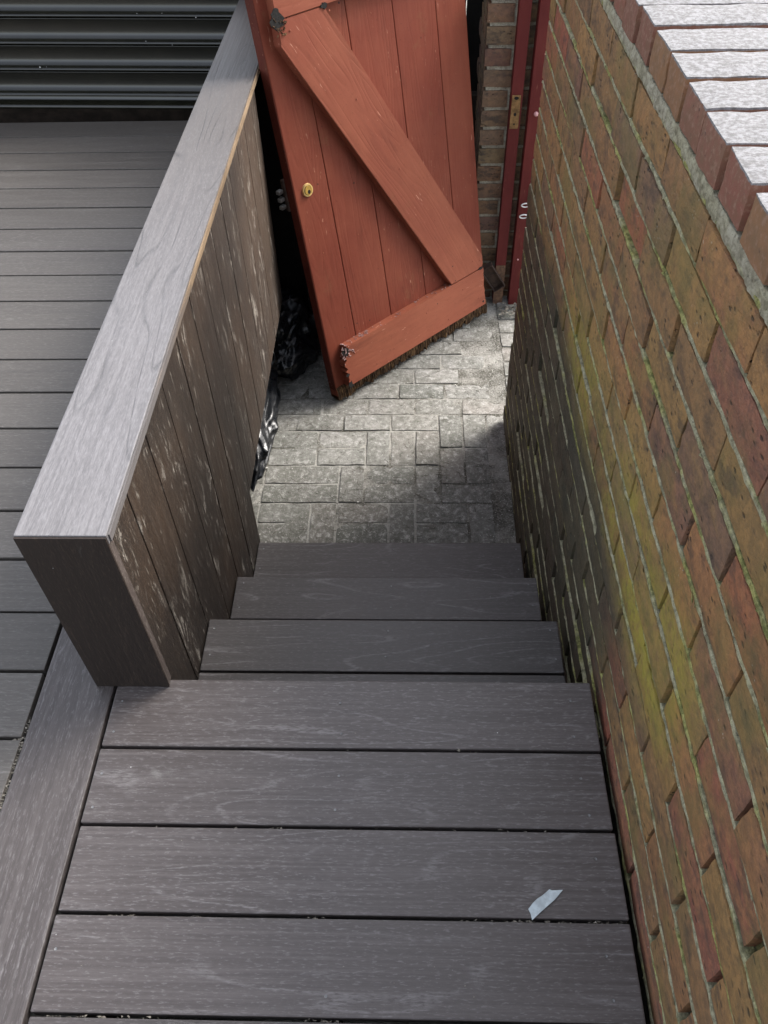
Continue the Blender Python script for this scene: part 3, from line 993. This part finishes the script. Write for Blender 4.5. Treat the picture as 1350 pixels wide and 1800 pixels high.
# rotten foot: splintered fibres under the ledge
bm = bmesh.new()
n = 220
prev = None
lo = .008
for i in range(n + 1):
    x = DW * i / n
    lo += R.gauss(0, .0035)
    lo = min(max(lo, .001), .020)
    l2 = lo + R.uniform(0, .006)
    if min(abs(x - q) for q in joints[1:-1]) < .004: l2 = .045
    yf = -.010 + .006 * noise.noise(Vector((x * 25, 0, 0))) + R.uniform(-.0015, .0015)
    cur = [bm.verts.new(p) for p in ((x, yf + .006, .074), (x, yf, .055), (x, yf + R.uniform(-.002, .002), .035), (x, yf + .003, max(l2, .0)), (x, DT - .002, l2 + .002), (x, DT - .001, .074))]
    if prev:
        for q in range(5): bm.faces.new([prev[q], prev[q + 1], cur[q + 1], cur[q]])
    prev = cur
for i in range(130):
    x = R.uniform(0, DW); h = R.uniform(.006, .018); s_ = R.uniform(.0008, .0016)
    p = Vector((x, R.uniform(-.012, -.004), R.uniform(.002, .02)))
    d = Vector((R.gauss(0, .2), -.2, 1)).normalized() * h
    vs = [bm.verts.new(p + Vector((-s_, 0, 0))), bm.verts.new(p + Vector((s_, 0, 0))), bm.verts.new(p + Vector((0, -s_, 0))), bm.verts.new(p + d)]
    for f in ((0, 1, 3), (1, 2, 3), (2, 0, 3)): bm.faces.new([vs[q] for q in f])
obj('rotten_foot', bm, 'rot', do)['kind'] = 'stuff'
# rotten pockets at joints
def pocket(cx, cz, sx, sz, mat, n=26, y=-LT_, seed=1):
    bm = bmesh.new()
    rr_ = random.Random(seed)
    for i in range(n):
        x = cx + rr_.gauss(0, sx * .45); z = cz + rr_.gauss(0, sz * .45)
        s = rr_.uniform(.003, .009)
        m_ = Matrix.Translation((x, y + rr_.uniform(-.001, .004), z)) @ Matrix.Rotation(rr_.uniform(0, 3), 4, 'Y') @ Matrix.Rotation(rr_.gauss(0, .5), 4, 'X')
        bm_box(bm, 0, 0, 0, s * rr_.uniform(.6, 2), rr_.uniform(.001, .003), s * .6, m_)
    return bm
def blob(pts, y, th=.002):
    bm = bmesh.new()
    fv = [bm.verts.new((px, y - th, pz)) for px, pz in pts]
    bv = [bm.verts.new((px, y + .001, pz)) for px, pz in pts]
    bm.faces.new(fv)
    for i in range(len(pts)): bm.faces.new([fv[i], bv[i], bv[(i + 1) % len(pts)], fv[(i + 1) % len(pts)]])
    bmesh.ops.recalc_face_normals(bm, faces=bm.faces[:])
    return bm
def ragged(cx, cz, rx, rz, seed, n=18):
    q = random.Random(seed)
    return [(cx + rx * math.cos(2 * math.pi * i / n) * q.uniform(.55, 1.2), cz + rz * math.sin(2 * math.pi * i / n) * q.uniform(.55, 1.2)) for i in range(n)]
HO = 'rot_hole'
obj(HO, blob(ragged(.056, .228, .020, .020, 3), -LT_, .0015), 'hole', do)
obj(HO, blob(ragged(.052, .078, .012, .018, 4), -LT_, .0015), 'hole', do)
obj(HO, blob(ragged(.045, .125, .010, .007, 5), -LT_, .0015), 'hole', do)
obj(HO, blob(ragged(.045, 1.372, .026, .030, 6), -LT_, .002), 'hole', do)
obj(HO, blob(ragged(.228, 1.370, .014, .010, 7), -LT_, .0022), 'hole', do)
obj(HO, blob(ragged(.835, .250, .018, .006, 8), -LT_, .002), 'hole', do)
obj(HO, blob(ragged(.838, .092, .006, .005, 9), -LT_, .0015), 'hole', do)
obj('splinters', pocket(.058, .226, .030, .034, 'peel', 34, -LT_ - .003, 5), 'peel', do)['kind'] = 'stuff'
obj('splinters', pocket(.050, 1.352, .030, .026, 'rot', 26, -LT_ - .003, 6), 'rot', do)['kind'] = 'stuff'
# worn pale paint along the top of the bottom ledge
bm = bmesh.new()
for i in range(70):
    x = R.uniform(.06, .20) if R.random() < .65 else R.uniform(.2, .7)
    m_ = Matrix.Translation((x, R.uniform(-LT_ + .003, -.003), .2475)) @ Matrix.Rotation(R.uniform(0, 3), 4, 'Z')
    bm_box(bm, 0, 0, 0, R.uniform(.003, .012), R.uniform(.001, .004), .0012, m_)
obj('peeling_paint', bm, 'peel', do)['kind'] = 'stuff'
# seam between brace and bottom ledge
# lock cylinder
lk = obj('lock_cylinder', None or (lambda: (lambda b_: (bmesh.ops.create_cone(b_, cap_ends=True, segments=32, radius1=.0225, radius2=.0205, depth=.006), b_)[1])(bmesh.new()))(), 'brass', do, (.0555, -.003, .855), (math.pi / 2, 0, 0), smooth=False)
bm = bmesh.new(); bmesh.ops.create_cone(bm, cap_ends=True, segments=28, radius1=.0158, radius2=.0155, depth=.003)
obj('plug', bm, 'brass_plug', lk, (0, 0, .0045))
bm = bmesh.new()
for i in range(28):
    a = 2 * math.pi * i / 28
    for r_ in (.0130, .0145): pass
ring = [[bm.verts.new((r_ * math.cos(2 * math.pi * i / 28), r_ * math.sin(2 * math.pi * i / 28), z_)) for i in range(28)] for r_, z_ in ((.0158, .0032), (.0168, .0034))]
for i in range(28): bm.faces.new([ring[0][i], ring[1][i], ring[1][(i + 1) % 28], ring[0][(i + 1) % 28]])
obj('groove', bm, 'hole', lk)
bm = bmesh.new()
c = [bm.verts.new((.0062 * math.cos(i * math.pi / 6) + .001, .0072 * math.sin(i * math.pi / 6) - .005, .0063)) for i in range(12)]
bm.faces.new(c)
obj('keyhole', bm, 'hole', lk)
# rim latch lugs protruding behind the lock edge
for k in range(3):
    obj('latch_lug', box_bm(.022, .016, .013, .0015, 1), 'steel', do, (-.022 - .000 * k, DT + .010, .865 - k * .026), (.15, .0, .25))
bm = box_bm(.09, .020, .11, .003, 1)
obj('rim_latch', bm, 'rust', do, (.040, DT + .011, .845))
# nail heads and dents on ledges and brace
bm = bmesh.new()
def nail(x, z, y=-LT_ - .0006, r=.0035):
    bmesh.ops.create_uvsphere(bm, u_segments=8, v_segments=4, radius=r, matrix=Matrix.Translation((x, y, z)) @ Matrix.Diagonal((1, .35, 1, 1)))
for x, z in ((.085, 1.335), (.245, 1.352), (.79, .30), (.835, .285), (.10, .20), (.30, .12), (.50, .19), (.62, .105), (.30, 1.08), (.45, .80), (.60, .55), (.12, 1.47), (.33, 1.44), (.55, 1.50), (.76, 1.46), (.72, .20), (.81, .12), (.20, .10)): nail(x, z)
for x in (.07, .24, .44, .64, .81):
    for z in (.62 + .02 * x, 1.02, 1.30):
        if x < bl(z) - .03 or x > brr(z) + .03: nail(x, z, -.0004, .0028)
obj('nail_heads', bm, 'door_ledge', do)['kind'] = 'stuff'

# ------------------------------------------------------------------ roller shutter at the end of the deck
sh = empty('roller_shutter', (-1.9, 3.53, .02), (0, math.radians(1.05), 0))
tag(sh, 'dark green black metal slatted shutter across the end of the deck', 'shutter')
def slat_bm(h, L, rail=False):
    prof = [(-.001, h), (-.006, h - .001), (-.0068, h - .0035), (-.005, h - .0055), (.006, h - .007), (.010, h - .012), (.011, h * .5), (.010, .034), (.004, .024), (-.006, .0175), (-.014, .0135), (-.0165, .0105), (-.0158, .0075), (-.010, .0055), (.008, .0040), (.010, -.001)]
    if rail: prof = [(.010, h), (.009, .034), (.004, .028), (-.010, .020), (-.020, .016), (-.022, .013), (-.0215, .006), (-.018, .003), (.010, .002)]
    bm = bmesh.new()
    a = [bm.verts.new((-L / 2, y, z)) for y, z in prof]
    b = [bm.verts.new((L / 2, y, z)) for y, z in prof]
    for i in range(len(prof) - 1): bm.faces.new([a[i], a[i + 1], b[i + 1], b[i]])
    c = bm.verts.new((-L / 2, .02, h)); d = bm.verts.new((L / 2, .02, h)); e = bm.verts.new((-L / 2, .02, 0)); f = bm.verts.new((L / 2, .02, 0))
    bm.faces.new([c, d, f, e])
    bmesh.ops.recalc_face_normals(bm, faces=bm.faces[:])
    return bm
me = bpy.data.meshes.new('slat'); b_ = slat_bm(.098, 2.75); b_.to_mesh(me); b_.free(); me.materials.append(MAT['shutter'])
for p in me.polygons: p.use_smooth = True
zl = [.0665] + [.1645 + .098 * k for k in range(4)]
for z in zl:
    obj('slat', me, None, sh, (0, 0, z), (0, 0, 0))
me2 = bpy.data.meshes.new('bottom_rail'); b_ = slat_bm(.048, 2.75, True); b_.to_mesh(me2); b_.free(); me2.materials.append(MAT['shutter'])
for p in me2.polygons: p.use_smooth = True
obj('bottom_rail', me2, None, sh, (0, 0, .0180))
bm = bmesh.new()
for i in range(22):
    x = R.uniform(-.1, 1.25); k = R.choice([0, 1, 2, 3]); z = .1735 + .098 * k - .0775 * 0 + R.choice([.0105, .0955, .012])
    bmesh.ops.create_icosphere(bm, subdivisions=1, radius=R.choice([.0012, .0015, .0022, .003]), matrix=Matrix.Translation((x, -.0165, z)))
obj('paint_spots', bm, 'spot', sh)['kind'] = 'stuff'
bm = bmesh.new(); bm_box(bm, -1.9 + .65, 3.62, -.36, 3.6, .05, .78)
bm_box(bm, -1.9, 3.60, .29, 2.9, .04, .60)
tag(obj('backing_wall', bm, 'under'), 'dark recessed wall face under and behind the metal shutter', 'wall')

# near-black boards added so the passage behind the door reads dark
ho = empty('blackout_boards', (-.1, 3.66, FLOOR))
tag(ho, 'near black upright boards added to keep the space behind the door dark', 'blackout boards')
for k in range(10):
    obj('board', box_mesh(.146, .02, 2.2, .002, 'black'), None, ho, (-.50 + k * .15, 0, 1.1))  # added board, keeps the passage dark
for k in range(2):  # nearer pair of added boards, blacking out the gap beside the door
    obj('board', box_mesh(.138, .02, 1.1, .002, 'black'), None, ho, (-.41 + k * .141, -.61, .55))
# wall added below the deck to keep the cavity dark
bm = bmesh.new(); bm_box(bm, -1.15, 1.1, (FLOOR - .14) / 2, .1, 4.9, -.14 - FLOOR + .0)
tag(obj('underdeck_blocker', bm, 'under'), 'added dark low wall closing off the space below the deck behind the rubbish bags', 'wall')

# ------------------------------------------------------------------ rubbish bags
def bag_mesh(name, dims, seed, sub=6, crumple=.24):
    bm = bmesh.new()
    bmesh.ops.create_icosphere(bm, subdivisions=sub, radius=1)
    for v in bm.verts:
        n_ = v.co.normalized()
        p = n_ * 1.0 + Vector((seed * 3.1, seed, 0))
        p += noise.noise_vector(p * 1.5) * .35
        d = 0
        for (sc, am) in ((1.2, 1.0), (2.2, .60), (4.0, .22)):
            d += am * (.32 - abs(noise.noise(p * sc + Vector((sc, 0, sc)))) * 1.5)
        k = 1 + crumple * d * 1.5
        v.co = Vector((n_.x * dims[0], n_.y * dims[1], n_.z * dims[2])) * k
        if v.co.z < -dims[2] * .72: v.co.z = -dims[2] * .72
    me = bpy.data.meshes.new(name); bm.to_mesh(me); bm.free()
    me.materials.append(MAT['bag'])
    return me
def bag_(loc, dims, seed, label, rot=0, **k):
    me = bag_mesh('bin_bag', dims, seed, **k)
    o = obj('bin_bag', me, None, None, loc, (0, 0, rot), smooth=True)
    tag(o, label, 'rubbish bag', 'black rubbish bags under the deck edge')
    return o
bag_((-.555, 2.84, FLOOR + .125), (.17, .20, .165), 2, 'crumpled black rubbish bag slumped beside the foot of the red door')
bag_((-.635, 2.40, FLOOR + .075), (.115, .36, .11), 5, 'flat black rubbish bag trailing out under the fence boards', .08)

# ------------------------------------------------------------------ tape scrap
bm = bmesh.new()
P2 = [(.1970, .4030), (.2050, .4120), (.2130, .4190), (.2230, .4250), (.2350, .4345), (.2390, .4330), (.2570, .4335), (.2420, .4180), (.2200, .4010), (.2015, .3860), (.2000, .3960)]
tv = [bm.verts.new((x, y, .0022 + .0012 * math.sin(i))) for i, (x, y) in enumerate(P2)]
lv = [bm.verts.new((x, y, .0014 + .0010 * math.sin(i))) for i, (x, y) in enumerate(P2)]
bm.faces.new(tv)
for i in range(len(P2)): bm.faces.new([tv[i], lv[i], lv[(i + 1) % len(P2)], tv[(i + 1) % len(P2)]])
bm.faces.new(lv[::-1])
tag(obj('tape_scrap', bm, 'tape'), 'small pale grey torn strip of tape lying on the landing boards', 'tape')
# few leaves at the foot of the jamb
bm = bmesh.new()
for i in range(60):
    x = R.uniform(.41, .50); y = R.uniform(3.12, 3.22); s = R.uniform(.005, .014); a = R.uniform(0, 6.28)
    m_ = Matrix.Translation((x, y, FLOOR + R.uniform(.004, .022))) @ Matrix.Rotation(a, 4, 'Z') @ Matrix.Rotation(R.gauss(0, .7), 4, 'X')
    pts = [(-s, 0), (-.4 * s, .45 * s), (.5 * s, .35 * s), (s, 0), (.3 * s, -.45 * s), (-.5 * s, -.3 * s)]
    bm.faces.new([bm.verts.new(m_ @ Vector((px, py, .15 * px * px / s))) for px, py in pts])
tag(obj('dead_leaves', bm, 'leaf'), 'small heap of dead leaves at the foot of the maroon jamb', 'leaves', kind='stuff')
print('objects', len(bpy.data.objects))
